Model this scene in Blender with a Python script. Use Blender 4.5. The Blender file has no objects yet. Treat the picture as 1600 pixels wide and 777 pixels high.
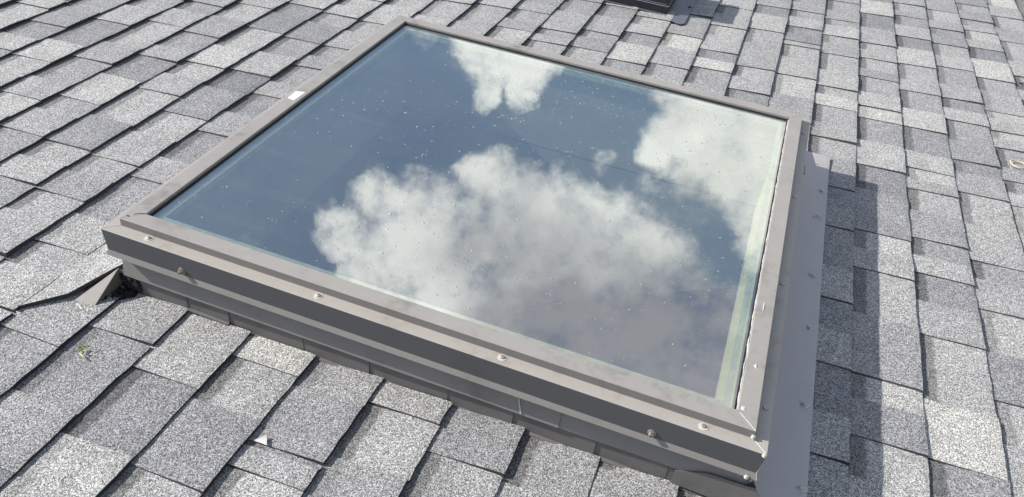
import bpy, math, random
from mathutils import Matrix, Vector, noise

random.seed(7)
scene = bpy.context.scene
col = scene.collection
R = math.radians

# ---------------------------------------------------------------- roof frame of reference
# Everything on the roof is written in roof coordinates: x runs down the slope,
# y along the shingle courses, z away from the roof. ROOF turns them into the world.
PITCH = R(27.0)
ROOF = Matrix.Translation((0, 0, 4.2)) @ Matrix.Rotation(PITCH, 4, 'Y')

# ---------------------------------------------------------------- camera
cam_data = bpy.data.cameras.new("camera")
cam = bpy.data.objects.new("camera", cam_data)
col.objects.link(cam)
cam_data.sensor_fit = 'HORIZONTAL'
cam_data.sensor_width = 36.0
cam_data.lens = 36.0 * 1254.33 / 1600.0
cam_data.clip_start = 0.02
cam_data.clip_end = 5000.0
right = Vector((0.93477271, 0.33916574, 0.10567206))
down = Vector((0.28681346, -0.54502245, -0.78783791))
fwd = Vector((-0.20961398, 0.76675754, -0.60674941))
cm = Matrix.Identity(4)
for i in range(3):
    cm[i][0], cm[i][1], cm[i][2] = right[i], -down[i], -fwd[i]
cm[0][3], cm[1][3], cm[2][3] = 1.03682662, -0.95057536, 1.14819161
cam.matrix_world = ROOF @ cm
scene.camera = cam

# ---------------------------------------------------------------- exposure
scene.view_settings.view_transform = 'Standard'
scene.view_settings.look = 'None'
scene.view_settings.exposure = 0.18
scene.view_settings.gamma = 1.0

# ---------------------------------------------------------------- sun
SUN_TRAVEL = Vector((1.47, 0.31, -1.0)).normalized()
sun_dir = (ROOF.to_3x3() @ (-SUN_TRAVEL)).normalized()
sd = bpy.data.lights.new("sun", 'SUN')
sd.energy = 5.0
sd.angle = R(0.55)
sd.color = (1.0, 0.955, 0.89)
sun = bpy.data.objects.new("sun", sd)
sun.rotation_euler = sun_dir.to_track_quat('Z', 'Y').to_euler()
sun.location = (0, 0, 12)
col.objects.link(sun)

# ---------------------------------------------------------------- sky with clouds (cloud: direction, angular radius, weight)
CLOUDS = [(-0.1042, 0.8592, 0.5009, 0.0314, 1), (-0.0747, 0.8767, 0.4752, 0.0493, 1), (-0.0316, 0.8812, 0.4717, 0.0317, 1), (-0.0602, 0.8505, 0.5224, 0.0229, 0.9), (-0.0154, 0.8636, 0.5039, 0.0184, 0.9), (-0.0922, 0.8915, 0.4435, 0.0512, 1), (-0.1659, 0.8388, 0.5186, 0.019, 0.33), (-0.0304, 0.9038, 0.4268, 0.0295, 0.8), (0.158, 0.9032, 0.399, 0.0485, 1), (0.1613, 0.8866, 0.4335, 0.0375, 1), (0.217, 0.887, 0.4076, 0.0623, 1), (0.2752, 0.8633, 0.4231, 0.0451, 1), (0.236, 0.9062, 0.3509, 0.0597, 1), (0.3239, 0.8353, 0.4442, 0.0325, 0.9), (0.1251, 0.9046, 0.4076, 0.0222, 0.9), (0.2189, 0.8656, 0.4504, 0.024, 0.8), (-0.0774, 0.6908, 0.7189, 0.0352, 0.9), (-0.069, 0.7321, 0.6777, 0.0372, 0.85), (-0.0058, 0.7127, 0.7015, 0.0628, 1), (0.018, 0.7445, 0.6674, 0.0666, 1), (0.0143, 0.7984, 0.602, 0.0396, 0.95), (0.0053, 0.8151, 0.5793, 0.0205, 0.8), (0.0768, 0.7892, 0.6093, 0.0669, 1), (0.1397, 0.7738, 0.6178, 0.0875, 1), (0.1399, 0.8045, 0.5772, 0.0522, 0.9), (0.1665, 0.818, 0.5506, 0.0432, 0.8), (0.2222, 0.7898, 0.5717, 0.0741, 0.9), (-0.058, 0.7571, 0.6508, 0.0265, 0.6), (0.0639, 0.7068, 0.7045, 0.0522, 1), (0.1272, 0.6946, 0.708, 0.067, 1), (0.2137, 0.7304, 0.6488, 0.0901, 0.95), (0.229, 0.8436, 0.4857, 0.0532, 0.5), (0.3046, 0.7152, 0.629, 0.0986, 1), (0.3591, 0.7242, 0.5887, 0.0811, 0.9), (-0.0221, 0.6821, 0.7309, 0.0387, 0.8), (0.1073, 0.8543, 0.5085, 0.0202, 0.42), (-0.1495, 0.6235, 0.7674, 0.029, 0.25), (0.2501, 0.6622, 0.7063, 0.1146, 1), (0.0836, 0.6444, 0.7601, 0.1083, 0.8), (0.3547, 0.759, 0.546, 0.0589, 0.85), (0.3752, 0.7281, 0.5737, 0.051, 0.9), (0.2858, 0.6756, 0.6796, 0.0683, 1)]
GREY = [(0.1635, 0.7638, 0.6244, 0.1348, 0.7), (0.2171, 0.691, 0.6895, 0.171, 1), (0.3028, 0.7338, 0.6082, 0.1596, 1), (0.0839, 0.7371, 0.6705, 0.0875, 0.4), (0.229, 0.8436, 0.4857, 0.0532, 0.6)]

world = bpy.data.worlds.new("World")
scene.world = world
world.use_nodes = True
wn, wl = world.node_tree.nodes, world.node_tree.links
wn.clear()


def wnode(kind, **kw):
    n = wn.new(kind)
    for k, v in kw.items():
        setattr(n, k, v)
    return n


def wset(n, **kw):
    for k, v in kw.items():
        n.inputs[k].default_value = v
    return n


def wmath(op, a, b=None, clamp=False):
    n = wn.new('ShaderNodeMath')
    n.operation = op
    n.use_clamp = clamp
    for i, v in enumerate((a, b)):
        if v is None:
            continue
        if isinstance(v, (int, float)):
            n.inputs[i].default_value = v
        else:
            wl.new(v, n.inputs[i])
    return n.outputs[0]


tc = wnode('ShaderNodeTexCoord')
direction = tc.outputs['Generated']
sky = wnode('ShaderNodeTexSky', sky_type='NISHITA', sun_disc=False)
sky.sun_elevation = math.asin(sun_dir.z)
sky.sun_rotation = math.atan2(sun_dir.x, sun_dir.y)
sky.altitude = 100.0
sky.air_density = 1.0
sky.dust_density = 1.8
sky.ozone_density = 0.5


def fbm(scale, detail, rough, offs=(0, 0, 0)):
    m = wnode('ShaderNodeMapping')
    m.inputs['Location'].default_value = offs
    wl.new(direction, m.inputs['Vector'])
    n = wnode('ShaderNodeTexNoise')
    wl.new(m.outputs[0], n.inputs['Vector'])
    wset(n, Scale=scale, Detail=detail, Roughness=rough)
    return n.outputs['Fac'], n.outputs['Color']


# directions pushed about by noise so that no cloud keeps a round edge
_, warp_col = fbm(9.0, 5.0, 0.62, (3.1, 1.7, 0.4))
wv = wnode('ShaderNodeVectorMath', operation='SUBTRACT')
wl.new(warp_col, wv.inputs[0])
wv.inputs[1].default_value = (0.5, 0.5, 0.5)
ws = wnode('ShaderNodeVectorMath', operation='SCALE')
wl.new(wv.outputs[0], ws.inputs[0])
ws.inputs['Scale'].default_value = 0.10
wa = wnode('ShaderNodeVectorMath', operation='ADD')
wl.new(direction, wa.inputs[0])
wl.new(ws.outputs[0], wa.inputs[1])
wn_ = wnode('ShaderNodeVectorMath', operation='NORMALIZE')
wl.new(wa.outputs[0], wn_.inputs[0])
bent = wn_.outputs[0]


def blob_field(blobs, lo, hi):
    acc = None
    for x, y, z, rad, w in blobs:
        dn = wnode('ShaderNodeVectorMath', operation='DOT_PRODUCT')
        wl.new(bent, dn.inputs[0])
        v = Vector((x, y, z)).normalized()
        dn.inputs[1].default_value = v
        mr = wnode('ShaderNodeMapRange', interpolation_type='SMOOTHSTEP')
        wl.new(dn.outputs['Value'], mr.inputs['Value'])
        mr.inputs['From Min'].default_value = math.cos(rad * hi)
        mr.inputs['From Max'].default_value = math.cos(rad * lo)
        mr.inputs['To Min'].default_value = 0.0
        mr.inputs['To Max'].default_value = w
        acc = mr.outputs[0] if acc is None else wmath('MAXIMUM', acc, mr.outputs[0])
    return acc


near = blob_field(CLOUDS, 0.35, 1.60)
grey = blob_field(GREY, 0.2, 1.1)
fine, _ = fbm(17.0, 10.0, 0.66, (1.3, 5.2, 2.2))
broad, _ = fbm(2.3, 4.0, 0.5, (7.7, 2.1, 4.4))
# fair-weather clouds everywhere else in the sky, thinning out inside the mapped patch
patch = wnode('ShaderNodeVectorMath', operation='DOT_PRODUCT')
wl.new(direction, patch.inputs[0])
patch.inputs[1].default_value = Vector((0.05, 0.80, 0.60)).normalized()
pm = wnode('ShaderNodeMapRange', interpolation_type='SMOOTHSTEP')
wl.new(patch.outputs['Value'], pm.inputs['Value'])
pm.inputs['From Min'].default_value = math.cos(0.72)
pm.inputs['From Max'].default_value = math.cos(0.42)
pm.inputs['To Min'].default_value = 1.0
pm.inputs['To Max'].default_value = 0.0
far = wnode('ShaderNodeMapRange', interpolation_type='SMOOTHSTEP')
wl.new(broad, far.inputs['Value'])
far.inputs['From Min'].default_value = 0.50
far.inputs['From Max'].default_value = 0.62
far_f = wmath('MULTIPLY', far.outputs[0], pm.outputs[0])
field = wmath('MAXIMUM', near, far_f)
fine_c = wmath('MULTIPLY', wmath('SUBTRACT', fine, 0.5), 2.15)
dens = wmath('ADD', field, wmath('MULTIPLY', fine_c, wmath('MINIMUM', wmath('MULTIPLY', field, 3.0), 1.0)))
dm = wnode('ShaderNodeMapRange', interpolation_type='SMOOTHSTEP')
wl.new(dens, dm.inputs['Value'])
dm.inputs['From Min'].default_value = 0.18
dm.inputs['From Max'].default_value = 1.08
cover = dm.outputs[0]

mid, _ = fbm(7.0, 5.0, 0.55, (0.2, 0.9, 6.0))
gmix = wmath('ADD', grey, wmath('MULTIPLY', wmath('SUBTRACT', mid, 0.5), 2.15), clamp=True)
cc = wnode('ShaderNodeMixRGB')
wl.new(gmix, cc.inputs['Fac'])
cc.inputs['Color1'].default_value = (1.38, 1.31, 1.28, 1)
cc.inputs['Color2'].default_value = (0.52, 0.495, 0.55, 1)
cs = wnode('ShaderNodeMixRGB', blend_type='MULTIPLY')
cs.inputs['Fac'].default_value = 1.0
wl.new(cc.outputs[0], cs.inputs['Color1'])
SKY_STRENGTH = 0.125
CLOUD = 0.95 / SKY_STRENGTH
cs.inputs['Color2'].default_value = (CLOUD, CLOUD, CLOUD, 1)
mx = wnode('ShaderNodeMixRGB')
wl.new(cover, mx.inputs['Fac'])
wl.new(sky.outputs[0], mx.inputs['Color1'])
wl.new(cs.outputs[0], mx.inputs['Color2'])
bg = wnode('ShaderNodeBackground')
bg.inputs['Strength'].default_value = SKY_STRENGTH
wl.new(mx.outputs[0], bg.inputs['Color'])
wo = wnode('ShaderNodeOutputWorld')
wl.new(bg.outputs[0], wo.inputs['Surface'])


# ---------------------------------------------------------------- materials
def mat(name):
    m = bpy.data.materials.new(name)
    m.use_nodes = True
    return m, m.node_tree.nodes, m.node_tree.links, m.node_tree.nodes['Principled BSDF']


def mth(n, l, op, a, b=None, clamp=False):
    x = n.new('ShaderNodeMath')
    x.operation = op
    x.use_clamp = clamp
    for i, v in enumerate((a, b)):
        if v is None:
            continue
        if isinstance(v, (int, float)):
            x.inputs[i].default_value = v
        else:
            l.new(v, x.inputs[i])
    return x.outputs[0]


def ramp(n, l, fac, stops, mode='LINEAR'):
    r = n.new('ShaderNodeValToRGB')
    r.color_ramp.interpolation = mode
    e = r.color_ramp.elements
    while len(e) < len(stops):
        e.new(0.5)
    for el, (p, c) in zip(e, stops):
        el.position = p
        el.color = (*c, 1) if len(c) == 3 else c
    l.new(fac, r.inputs[0])
    return r.outputs[0]


def tex(n, l, kind, scale, vec=None, **kw):
    t = n.new(kind)
    if vec is None:
        g = n.new('ShaderNodeNewGeometry')
        vec = g.outputs['Position']
    l.new(vec, t.inputs['Vector'])
    t.inputs['Scale'].default_value = scale
    for k, v in kw.items():
        t.inputs[k].default_value = v
    return t


def painted_metal(name, base, rough=0.5, metallic=0.0, dirt=0.12, spec=0.5, warm=(1.03, 0.98, 0.94)):
    m, n, l, b = mat(name)
    a = tex(n, l, 'ShaderNodeTexNoise', 9.0, Detail=6.0, Roughness=0.6)
    c = tex(n, l, 'ShaderNodeTexNoise', 55.0, Detail=5.0, Roughness=0.65)
    f = mth(n, l, 'ADD', mth(n, l, 'MULTIPLY', a.outputs['Fac'], 0.65), mth(n, l, 'MULTIPLY', c.outputs['Fac'], 0.35))
    lo = tuple(v * (1 - dirt * 1.6) * w for v, w in zip(base, warm))
    hi = tuple(min(1, v * (1 + dirt * 0.5)) for v in base)
    l.new(ramp(n, l, f, [(0.30, lo), (0.47, base), (0.72, hi)]), b.inputs['Base Color'])
    b.inputs['Metallic'].default_value = metallic
    b.inputs['Specular IOR Level'].default_value = spec
    r = mth(n, l, 'ADD', mth(n, l, 'MULTIPLY', c.outputs['Fac'], 0.25), rough - 0.12)
    l.new(r, b.inputs['Roughness'])
    bp = n.new('ShaderNodeBump')
    bp.inputs['Strength'].default_value = 0.06
    bp.inputs['Distance'].default_value = 0.002
    l.new(a.outputs['Fac'], bp.inputs['Height'])
    l.new(bp.outputs[0], b.inputs['Normal'])
    return m


def plain(name, base, rough=0.6, metallic=0.0, spec=0.4, var=0.15, scale=60.0, bump=0.15):
    m, n, l, b = mat(name)
    a = tex(n, l, 'ShaderNodeTexNoise', scale, Detail=4.0)
    l.new(ramp(n, l, a.outputs['Fac'], [(0.3, tuple(v * (1 - var) for v in base)), (0.7, tuple(min(1, v * (1 + var)) for v in base))]), b.inputs['Base Color'])
    b.inputs['Roughness'].default_value = rough
    b.inputs['Metallic'].default_value = metallic
    b.inputs['Specular IOR Level'].default_value = spec
    bp = n.new('ShaderNodeBump')
    bp.inputs['Strength'].default_value = bump
    bp.inputs['Distance'].default_value = 0.002
    l.new(a.outputs['Fac'], bp.inputs['Height'])
    l.new(bp.outputs[0], b.inputs['Normal'])
    return m


M_FRAME = painted_metal('bronze_grey_paint', (0.325, 0.308, 0.286), rough=0.42, dirt=0.25)  # frame paint; the sides below use darker copies for their shade
M_LEDGE = painted_metal('warm_grey_ledge_paint', (0.385, 0.358, 0.326), rough=0.48, dirt=0.18)
M_STEP = painted_metal('shaded_step_paint', (0.21, 0.20, 0.19), rough=0.5, dirt=0.12, spec=0.3)  # frame paint darkened, the step's shade put into its colour
M_STRIP = painted_metal('half_shade_lip_paint', (0.25, 0.24, 0.226), rough=0.5, dirt=0.10, spec=0.3)  # same paint, toned between the lit ledge and the shaded skirt
M_SKIRT = painted_metal('shaded_skirt_paint', (0.105, 0.107, 0.112), rough=0.6, dirt=0.08, spec=0.2)  # same paint again, with the skirt's shade put into the colour
M_FLASH = painted_metal('grey_flashing_paint', (0.150, 0.143, 0.139), rough=0.55, dirt=0.14, spec=0.25)
M_COUNTER = painted_metal('grey_counter_flashing_paint', (0.235, 0.228, 0.218), rough=0.5, dirt=0.12, spec=0.3)
M_APRON = painted_metal('slate_grey_apron_paint', (0.47, 0.45, 0.445), rough=0.38, metallic=0.2, dirt=0.05, spec=0.5, warm=(1, 1, 1))
M_VENT = plain('black_vent_plastic', (0.022, 0.024, 0.03), rough=0.45)
M_VENT_PLATE = painted_metal('blue_grey_vent_plate', (0.12, 0.13, 0.16), rough=0.42, dirt=0.12)
M_SCREW = plain('screw_zinc', (0.52, 0.49, 0.46), rough=0.38, metallic=0.7, var=0.1)
M_RUSTY = plain('rusty_screw', (0.32, 0.28, 0.25), rough=0.5, metallic=0.5, var=0.3, scale=400)
M_WHITE = plain('aged_white_sealant', (0.56, 0.53, 0.48), rough=0.45, var=0.1, scale=200)
M_CLEAR = plain('dirty_clear_sealant', (0.55, 0.54, 0.51), rough=0.25, var=0.3, scale=300, spec=0.7)
M_STICKER = plain('white_sticker', (0.85, 0.85, 0.85), rough=0.4, var=0.02)
M_GASKET = plain('black_rubber', (0.012, 0.014, 0.02), rough=0.5)
M_SPACER = plain('aluminium_spacer', (0.55, 0.62, 0.52), rough=0.4, metallic=0.1)
M_TAR = plain('roofing_tar', (0.010, 0.010, 0.013), rough=0.65, var=0.5, scale=150, bump=0.6)
M_CURB = plain('sunlit_curb_paint', (0.86, 0.84, 0.62), rough=0.7, var=0.05, scale=12)  # sun and glass tint put into the colour of the lit side
M_PLASTER = plain('shaft_plaster', (0.56, 0.56, 0.57), rough=0.8, var=0.04)
M_ROOM = plain('room_paint', (0.40, 0.36, 0.42), rough=0.8, var=0.04)
M_ASPHALT = plain('asphalt_felt', (0.035, 0.036, 0.042), rough=0.9, var=0.4, scale=300)
M_LEAF = plain('sprout_green', (0.14, 0.20, 0.03), rough=0.5, var=0.35, scale=600)
M_STALK = plain('sprout_pale_stalk', (0.55, 0.52, 0.30), rough=0.5, scale=500)
M_FEATHER = plain('white_shaving', (0.62, 0.61, 0.58), rough=0.55, var=0.25, scale=700)
M_RING = plain('cream_rubber_band', (0.62, 0.52, 0.36), rough=0.45)
M_GUTTER = painted_metal('white_gutter_paint', (0.72, 0.75, 0.72), rough=0.4)
M_DRIP = painted_metal('brown_drip_edge_paint', (0.24, 0.20, 0.185), rough=0.5)
M_WALL = plain('house_render', (0.55, 0.52, 0.47), rough=0.9, scale=20)


def grass_mat():
    m, n, l, b = mat('lawn')
    a = tex(n, l, 'ShaderNodeTexNoise', 0.3, Detail=8.0)
    l.new(ramp(n, l, a.outputs['Fac'], [(0.3, (0.04, 0.06, 0.02)), (0.7, (0.09, 0.11, 0.04))]), b.inputs['Base Color'])
    b.inputs['Roughness'].default_value = 0.95
    return m


M_LAWN = grass_mat()


def shingle_mat():
    m, n, l, b = mat('asphalt_shingle_granules')
    geo = n.new('ShaderNodeNewGeometry')
    pos = geo.outputs['Position']

    def attr(name):
        a = n.new('ShaderNodeAttribute')
        a.attribute_name = name
        return a.outputs['Fac']
    tone, band, u = attr('tone'), attr('band'), attr('u')
    # granules
    v1 = tex(n, l, 'ShaderNodeTexVoronoi', 720.0, pos, Randomness=1.0)
    v2 = tex(n, l, 'ShaderNodeTexVoronoi', 480.0, pos, Randomness=1.0)
    s1 = n.new('ShaderNodeSeparateColor'); l.new(v1.outputs['Color'], s1.inputs[0])
    s2 = n.new('ShaderNodeSeparateColor'); l.new(v2.outputs['Color'], s2.inputs[0])
    g1 = ramp(n, l, s1.outputs[0], [(0.0, (0.22,) * 3), (0.22, (0.50,) * 3), (0.50, (0.97,) * 3), (0.80, (1.38,) * 3), (1.0, (1.75,) * 3)])
    g2 = ramp(n, l, s2.outputs[1], [(0.0, (0.55,) * 3), (0.5, (1.0,) * 3), (1.0, (1.45,) * 3)])
    gr = mth(n, l, 'MULTIPLY', g1, g2)
    # blotches where granules lie thinner or thicker
    nb = tex(n, l, 'ShaderNodeTexNoise', 14.0, pos, Detail=6.0, Roughness=0.6)
    blot = mth(n, l, 'ADD', mth(n, l, 'MULTIPLY', nb.outputs['Fac'], 0.50), 0.75)
    # printed dark band near the head of each exposed strip, ragged edge
    nz = tex(n, l, 'ShaderNodeTexNoise', 60.0, pos, Detail=4.0)
    uj = mth(n, l, 'ADD', u, mth(n, l, 'MULTIPLY', mth(n, l, 'SUBTRACT', nz.outputs['Fac'], 0.5), 0.10))
    mr = n.new('ShaderNodeMapRange')
    mr.interpolation_type = 'SMOOTHSTEP'
    l.new(uj, mr.inputs['Value'])
    mr.inputs['From Min'].default_value = 0.74
    mr.inputs['From Max'].default_value = 0.80
    bf = mth(n, l, 'MULTIPLY', mr.outputs[0], band)
    bandk = mth(n, l, 'SUBTRACT', 1.0, mth(n, l, 'MULTIPLY', bf, 0.50))
    # tone of the blend
    tk = mth(n, l, 'POWER', 2.718, mth(n, l, 'MULTIPLY', tone, 0.038))
    k = mth(n, l, 'MULTIPLY', mth(n, l, 'MULTIPLY', gr, blot), mth(n, l, 'MULTIPLY', bandk, tk))
    hue = ramp(n, l, mth(n, l, 'ADD', mth(n, l, 'MULTIPLY', tone, 0.06), 0.5, True),
               [(0.0, (0.306, 0.311, 0.328)), (0.45, (0.332, 0.333, 0.334)), (0.75, (0.348, 0.348, 0.339)), (1.0, (0.376, 0.371, 0.346))])
    vm = n.new('ShaderNodeVectorMath'); vm.operation = 'SCALE'
    l.new(hue, vm.inputs[0]); l.new(k, vm.inputs['Scale'])
    l.new(vm.outputs[0], b.inputs['Base Color'])
    b.inputs['Roughness'].default_value = 0.85
    b.inputs['Specular IOR Level'].default_value = 0.25
    bp = n.new('ShaderNodeBump')
    bp.inputs['Strength'].default_value = 0.55
    bp.inputs['Distance'].default_value = 0.0012
    l.new(mth(n, l, 'SUBTRACT', 1.0, v1.outputs['Distance']), bp.inputs['Height'])
    bw = n.new('ShaderNodeBump')
    bw.inputs['Strength'].default_value = 0.25
    bw.inputs['Distance'].default_value = 0.006
    nw = tex(n, l, 'ShaderNodeTexNoise', 16.0, pos, Detail=3.0)
    l.new(nw.outputs['Fac'], bw.inputs['Height'])
    l.new(bw.outputs[0], bp.inputs['Normal'])
    l.new(bp.outputs[0], b.inputs['Normal'])
    return m


M_SHINGLE = shingle_mat()
M_SIDE = plain('shingle_tooth_side', (0.085, 0.085, 0.09), rough=0.9, var=0.5, scale=500)
M_EDGE = plain('shingle_cut_edge', (0.05, 0.05, 0.055), rough=0.9, var=0.6, scale=500)


def glass_mat(name, refl, tint, rough=0.0, dust_glow=0.0):
    m, n, l, b = mat(name)
    n.remove(b)
    out = n['Material Output']
    tr = n.new('ShaderNodeBsdfTransparent'); tr.inputs['Color'].default_value = (*tint, 1)
    gl = n.new('ShaderNodeBsdfGlossy'); gl.inputs['Roughness'].default_value = rough
    gl.inputs['Color'].default_value = (0.92, 1.0, 1.0, 1)
    ge = n.new('ShaderNodeNewGeometry')
    dt = n.new('ShaderNodeVectorMath'); dt.operation = 'DOT_PRODUCT'
    l.new(ge.outputs['Incoming'], dt.inputs[0]); l.new(ge.outputs['Normal'], dt.inputs[1])
    sch = mth(n, l, 'POWER', mth(n, l, 'SUBTRACT', 1.0, mth(n, l, 'ABSOLUTE', dt.outputs['Value']), True), 5.0)
    fac = mth(n, l, 'ADD', mth(n, l, 'MULTIPLY', sch, 1.0 - refl), refl, True)
    mx_ = n.new('ShaderNodeMixShader')
    l.new(fac, mx_.inputs[0]); l.new(tr.outputs[0], mx_.inputs[1]); l.new(gl.outputs[0], mx_.inputs[2])
    last = mx_.outputs[0]
    if dust_glow:
        df = n.new('ShaderNodeBsdfDiffuse'); df.inputs['Color'].default_value = (0.6, 0.62, 0.6, 1)
        a = tex(n, l, 'ShaderNodeTexNoise', 6.0, Detail=6.0, Roughness=0.65)
        g3 = n.new('ShaderNodeNewGeometry')
        mp = n.new('ShaderNodeMapping'); mp.inputs['Scale'].default_value = (2.5, 34.0, 2.5)
        l.new(g3.outputs['Position'], mp.inputs['Vector'])
        st = tex(n, l, 'ShaderNodeTexNoise', 1.0, mp.outputs[0], Detail=7.0, Roughness=0.7)
        wm = mth(n, l, 'MULTIPLY', mth(n, l, 'SUBTRACT', st.outputs['Fac'], 0.52, True), 2.2)
        f2 = mth(n, l, 'MULTIPLY', mth(n, l, 'ADD', a.outputs['Fac'], wm), dust_glow)
        m2 = n.new('ShaderNodeMixShader')
        l.new(f2, m2.inputs[0]); l.new(last, m2.inputs[1]); l.new(df.outputs[0], m2.inputs[2])
        last = m2.outputs[0]
    l.new(last, out.inputs['Surface'])
    return m


M_GLASS_TOP = glass_mat('reflective_coated_glass', 0.48, (0.97, 0.985, 0.87), dust_glow=0.075)  # dust and water marks, plus a pale veil that brightens the pane
M_GLASS_BODY = glass_mat('glass_body', 0.0, (0.97, 0.99, 0.98))
M_GLASS_INNER = glass_mat('inner_pane_glass', 0.02, (0.97, 0.99, 0.96))
M_DROP = glass_mat('water_drop', 0.13, (0.75, 0.82, 0.80), rough=0.30, dust_glow=0.34)  # pale diffuse share stands in for sunlight scattered in the drops


# ---------------------------------------------------------------- object helpers
def props(o, label=None, cat=None, group=None, kind=None):
    for k, v in (('label', label), ('category', cat), ('group', group), ('kind', kind)):
        if v:
            o[k] = v
    return o


def thing(name, label, cat, base, group=None):
    o = bpy.data.objects.new(name, None)
    o.empty_display_size = 0.05
    col.objects.link(o)
    o.matrix_world = ROOF @ Matrix.Translation(base)
    o['base'] = base
    props(o, label, cat, group)
    return o


BASES = {}


def mesh(name, verts, faces, mats, parent=None, base=(0, 0, 0), idx=None, smooth=False, world=False):
    """verts in roof coordinates; base = the object's own origin, also in roof coordinates"""
    me = bpy.data.meshes.new(name)
    b = Vector(base)
    me.from_pydata([tuple(Vector(v) - b) for v in verts], [], faces)
    for m in (mats if isinstance(mats, (list, tuple)) else [mats]):
        me.materials.append(m)
    if idx:
        me.polygons.foreach_set('material_index', idx)
    if smooth:
        me.polygons.foreach_set('use_smooth', [True] * len(me.polygons))
    me.update()
    o = bpy.data.objects.new(name, me)
    col.objects.link(o)
    if parent is not None:
        pb = Vector(BASES.get(parent.name, (0, 0, 0)))
        o.parent = parent
        o.location = b - pb
        BASES[o.name] = tuple(b)
    else:
        o.matrix_world = (Matrix.Identity(4) if world else ROOF) @ Matrix.Translation(b)
        BASES[o.name] = tuple(b)
    return o


class MB:
    def __init__(s):
        s.v, s.f, s.i = [], [], []

    def add(s, vs, fs, mi=0):
        n = len(s.v)
        s.v += [tuple(v) for v in vs]
        s.f += [tuple(n + k for k in f) for f in fs]
        s.i += [mi] * len(fs)
        return s

    def box(s, x0, x1, y0, y1, z0, z1, mi=0):
        vs = [(x, y, z) for z in (z0, z1) for y in (y0, y1) for x in (x0, x1)]
        return s.add(vs, [(0, 2, 3, 1), (4, 5, 7, 6), (0, 1, 5, 4), (2, 6, 7, 3), (0, 4, 6, 2), (1, 3, 7, 5)], mi)

    def prism(s, poly, z0, z1, mi=0):
        n = len(poly)
        vs = [(x, y, z0) for x, y in poly] + [(x, y, z1) for x, y in poly]
        fs = [tuple(range(n - 1, -1, -1)), tuple(range(n, 2 * n))]
        fs += [(i, (i + 1) % n, n + (i + 1) % n, n + i) for i in range(n)]
        return s.add(vs, fs, mi)

    def sheet(s, top, thick, nrm):
        """thick sheet from a top outline (list of 3-D points) and a normal to drop it by"""
        n = len(top)
        d = Vector(nrm).normalized() * -thick
        vs = [Vector(p) for p in top] + [Vector(p) + d for p in top]
        fs = [tuple(range(n)), tuple(range(2 * n - 1, n - 1, -1))]
        fs += [(i, n + i, n + (i + 1) % n, (i + 1) % n) for i in range(n)]
        return s.add(vs, fs)

    def lathe(s, c, prof, seg=14, ax=None, mi=0):
        """prof: list of (radius, height) about the axis ax through c"""
        c = Vector(c)
        ax = Vector(ax or (0, 0, 1)).normalized()
        t = ax.orthogonal().normalized()
        bt = ax.cross(t)
        vs, fs = [], []
        for r, h in prof:
            for k in range(seg):
                a = 2 * math.pi * k / seg
                vs.append(c + t * (r * math.cos(a)) + bt * (r * math.sin(a)) + ax * h)
        for j in range(len(prof) - 1):
            for k in range(seg):
                fs.append((j * seg + k, j * seg + (k + 1) % seg, (j + 1) * seg + (k + 1) % seg, (j + 1) * seg + k))
        fs.append(tuple((len(prof) - 1) * seg + k for k in range(seg)))
        return s.add(vs, fs, mi)

    def lump(s, c, rx, ry, rz, seed=0, seg=12, rings=5, amp=0.25, mi=0):
        vs, fs = [], []
        c = Vector(c)
        for j in range(rings):
            a = (math.pi / 2) * j / rings
            for k in range(seg):
                b = 2 * math.pi * k / seg
                d = Vector((math.cos(a) * math.cos(b), math.cos(a) * math.sin(b), math.sin(a)))
                w = 1 + amp * noise.noise(d * 2.3 + Vector((seed * 3.1, seed * 1.7, 0)))
                vs.append(c + Vector((d.x * rx, d.y * ry, d.z * rz)) * w)
        vs.append(c + Vector((0, 0, rz)))
        for j in range(rings - 1):
            for k in range(seg):
                fs.append((j * seg + k, j * seg + (k + 1) % seg, (j + 1) * seg + (k + 1) % seg, (j + 1) * seg + k))
        for k in range(seg):
            fs.append(((rings - 1) * seg + k, (rings - 1) * seg + (k + 1) % seg, len(vs) - 1))
        return s.add(vs, fs, mi)

    def tube(s, pts, r, seg=8, closed=False, mi=0):
        pts = [Vector(p) for p in pts]
        n = len(pts)
        vs, fs = [], []
        for i, p in enumerate(pts):
            t = (pts[(i + 1) % n] - pts[i - 1]) if closed else (pts[min(i + 1, n - 1)] - pts[max(i - 1, 0)])
            t.normalize()
            a = t.cross(Vector((0, 0, 1)))
            a = a.normalized() if a.length > 1e-4 else t.orthogonal().normalized()
            b = t.cross(a)
            rr = r[i] if isinstance(r, (list, tuple)) else r
            for k in range(seg):
                q = 2 * math.pi * k / seg
                vs.append(p + a * (rr * math.cos(q)) + b * (rr * math.sin(q)))
        for i in range(n if closed else n - 1):
            j = (i + 1) % n
            for k in range(seg):
                fs.append((i * seg + k, i * seg + (k + 1) % seg, j * seg + (k + 1) % seg, j * seg + k))
        if not closed:
            fs.append(tuple(range(seg))[::-1])
            fs.append(tuple((n - 1) * seg + k for k in range(seg)))
        return s.add(vs, fs, mi)

    def build(s, name, mats, parent=None, base=None, smooth=False):
        if base is None:
            n = len(s.v)
            base = (sum(v[0] for v in s.v) / n, sum(v[1] for v in s.v) / n, min(v[2] for v in s.v))
        return mesh(name, s.v, s.f, mats, parent, base, s.i, smooth)


def new_thing(name, label, cat, base, group=None):
    o = thing(name, label, cat, base, group)
    BASES[o.name] = tuple(base)
    return o


# ---------------------------------------------------------------- ground and house under the roof
g = mesh('ground', [(-900, -900, 0), (900, -900, 0), (900, 900, 0), (-900, 900, 0)], [(0, 1, 2, 3)], M_LAWN, world=True)
props(g, kind='structure')

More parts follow.
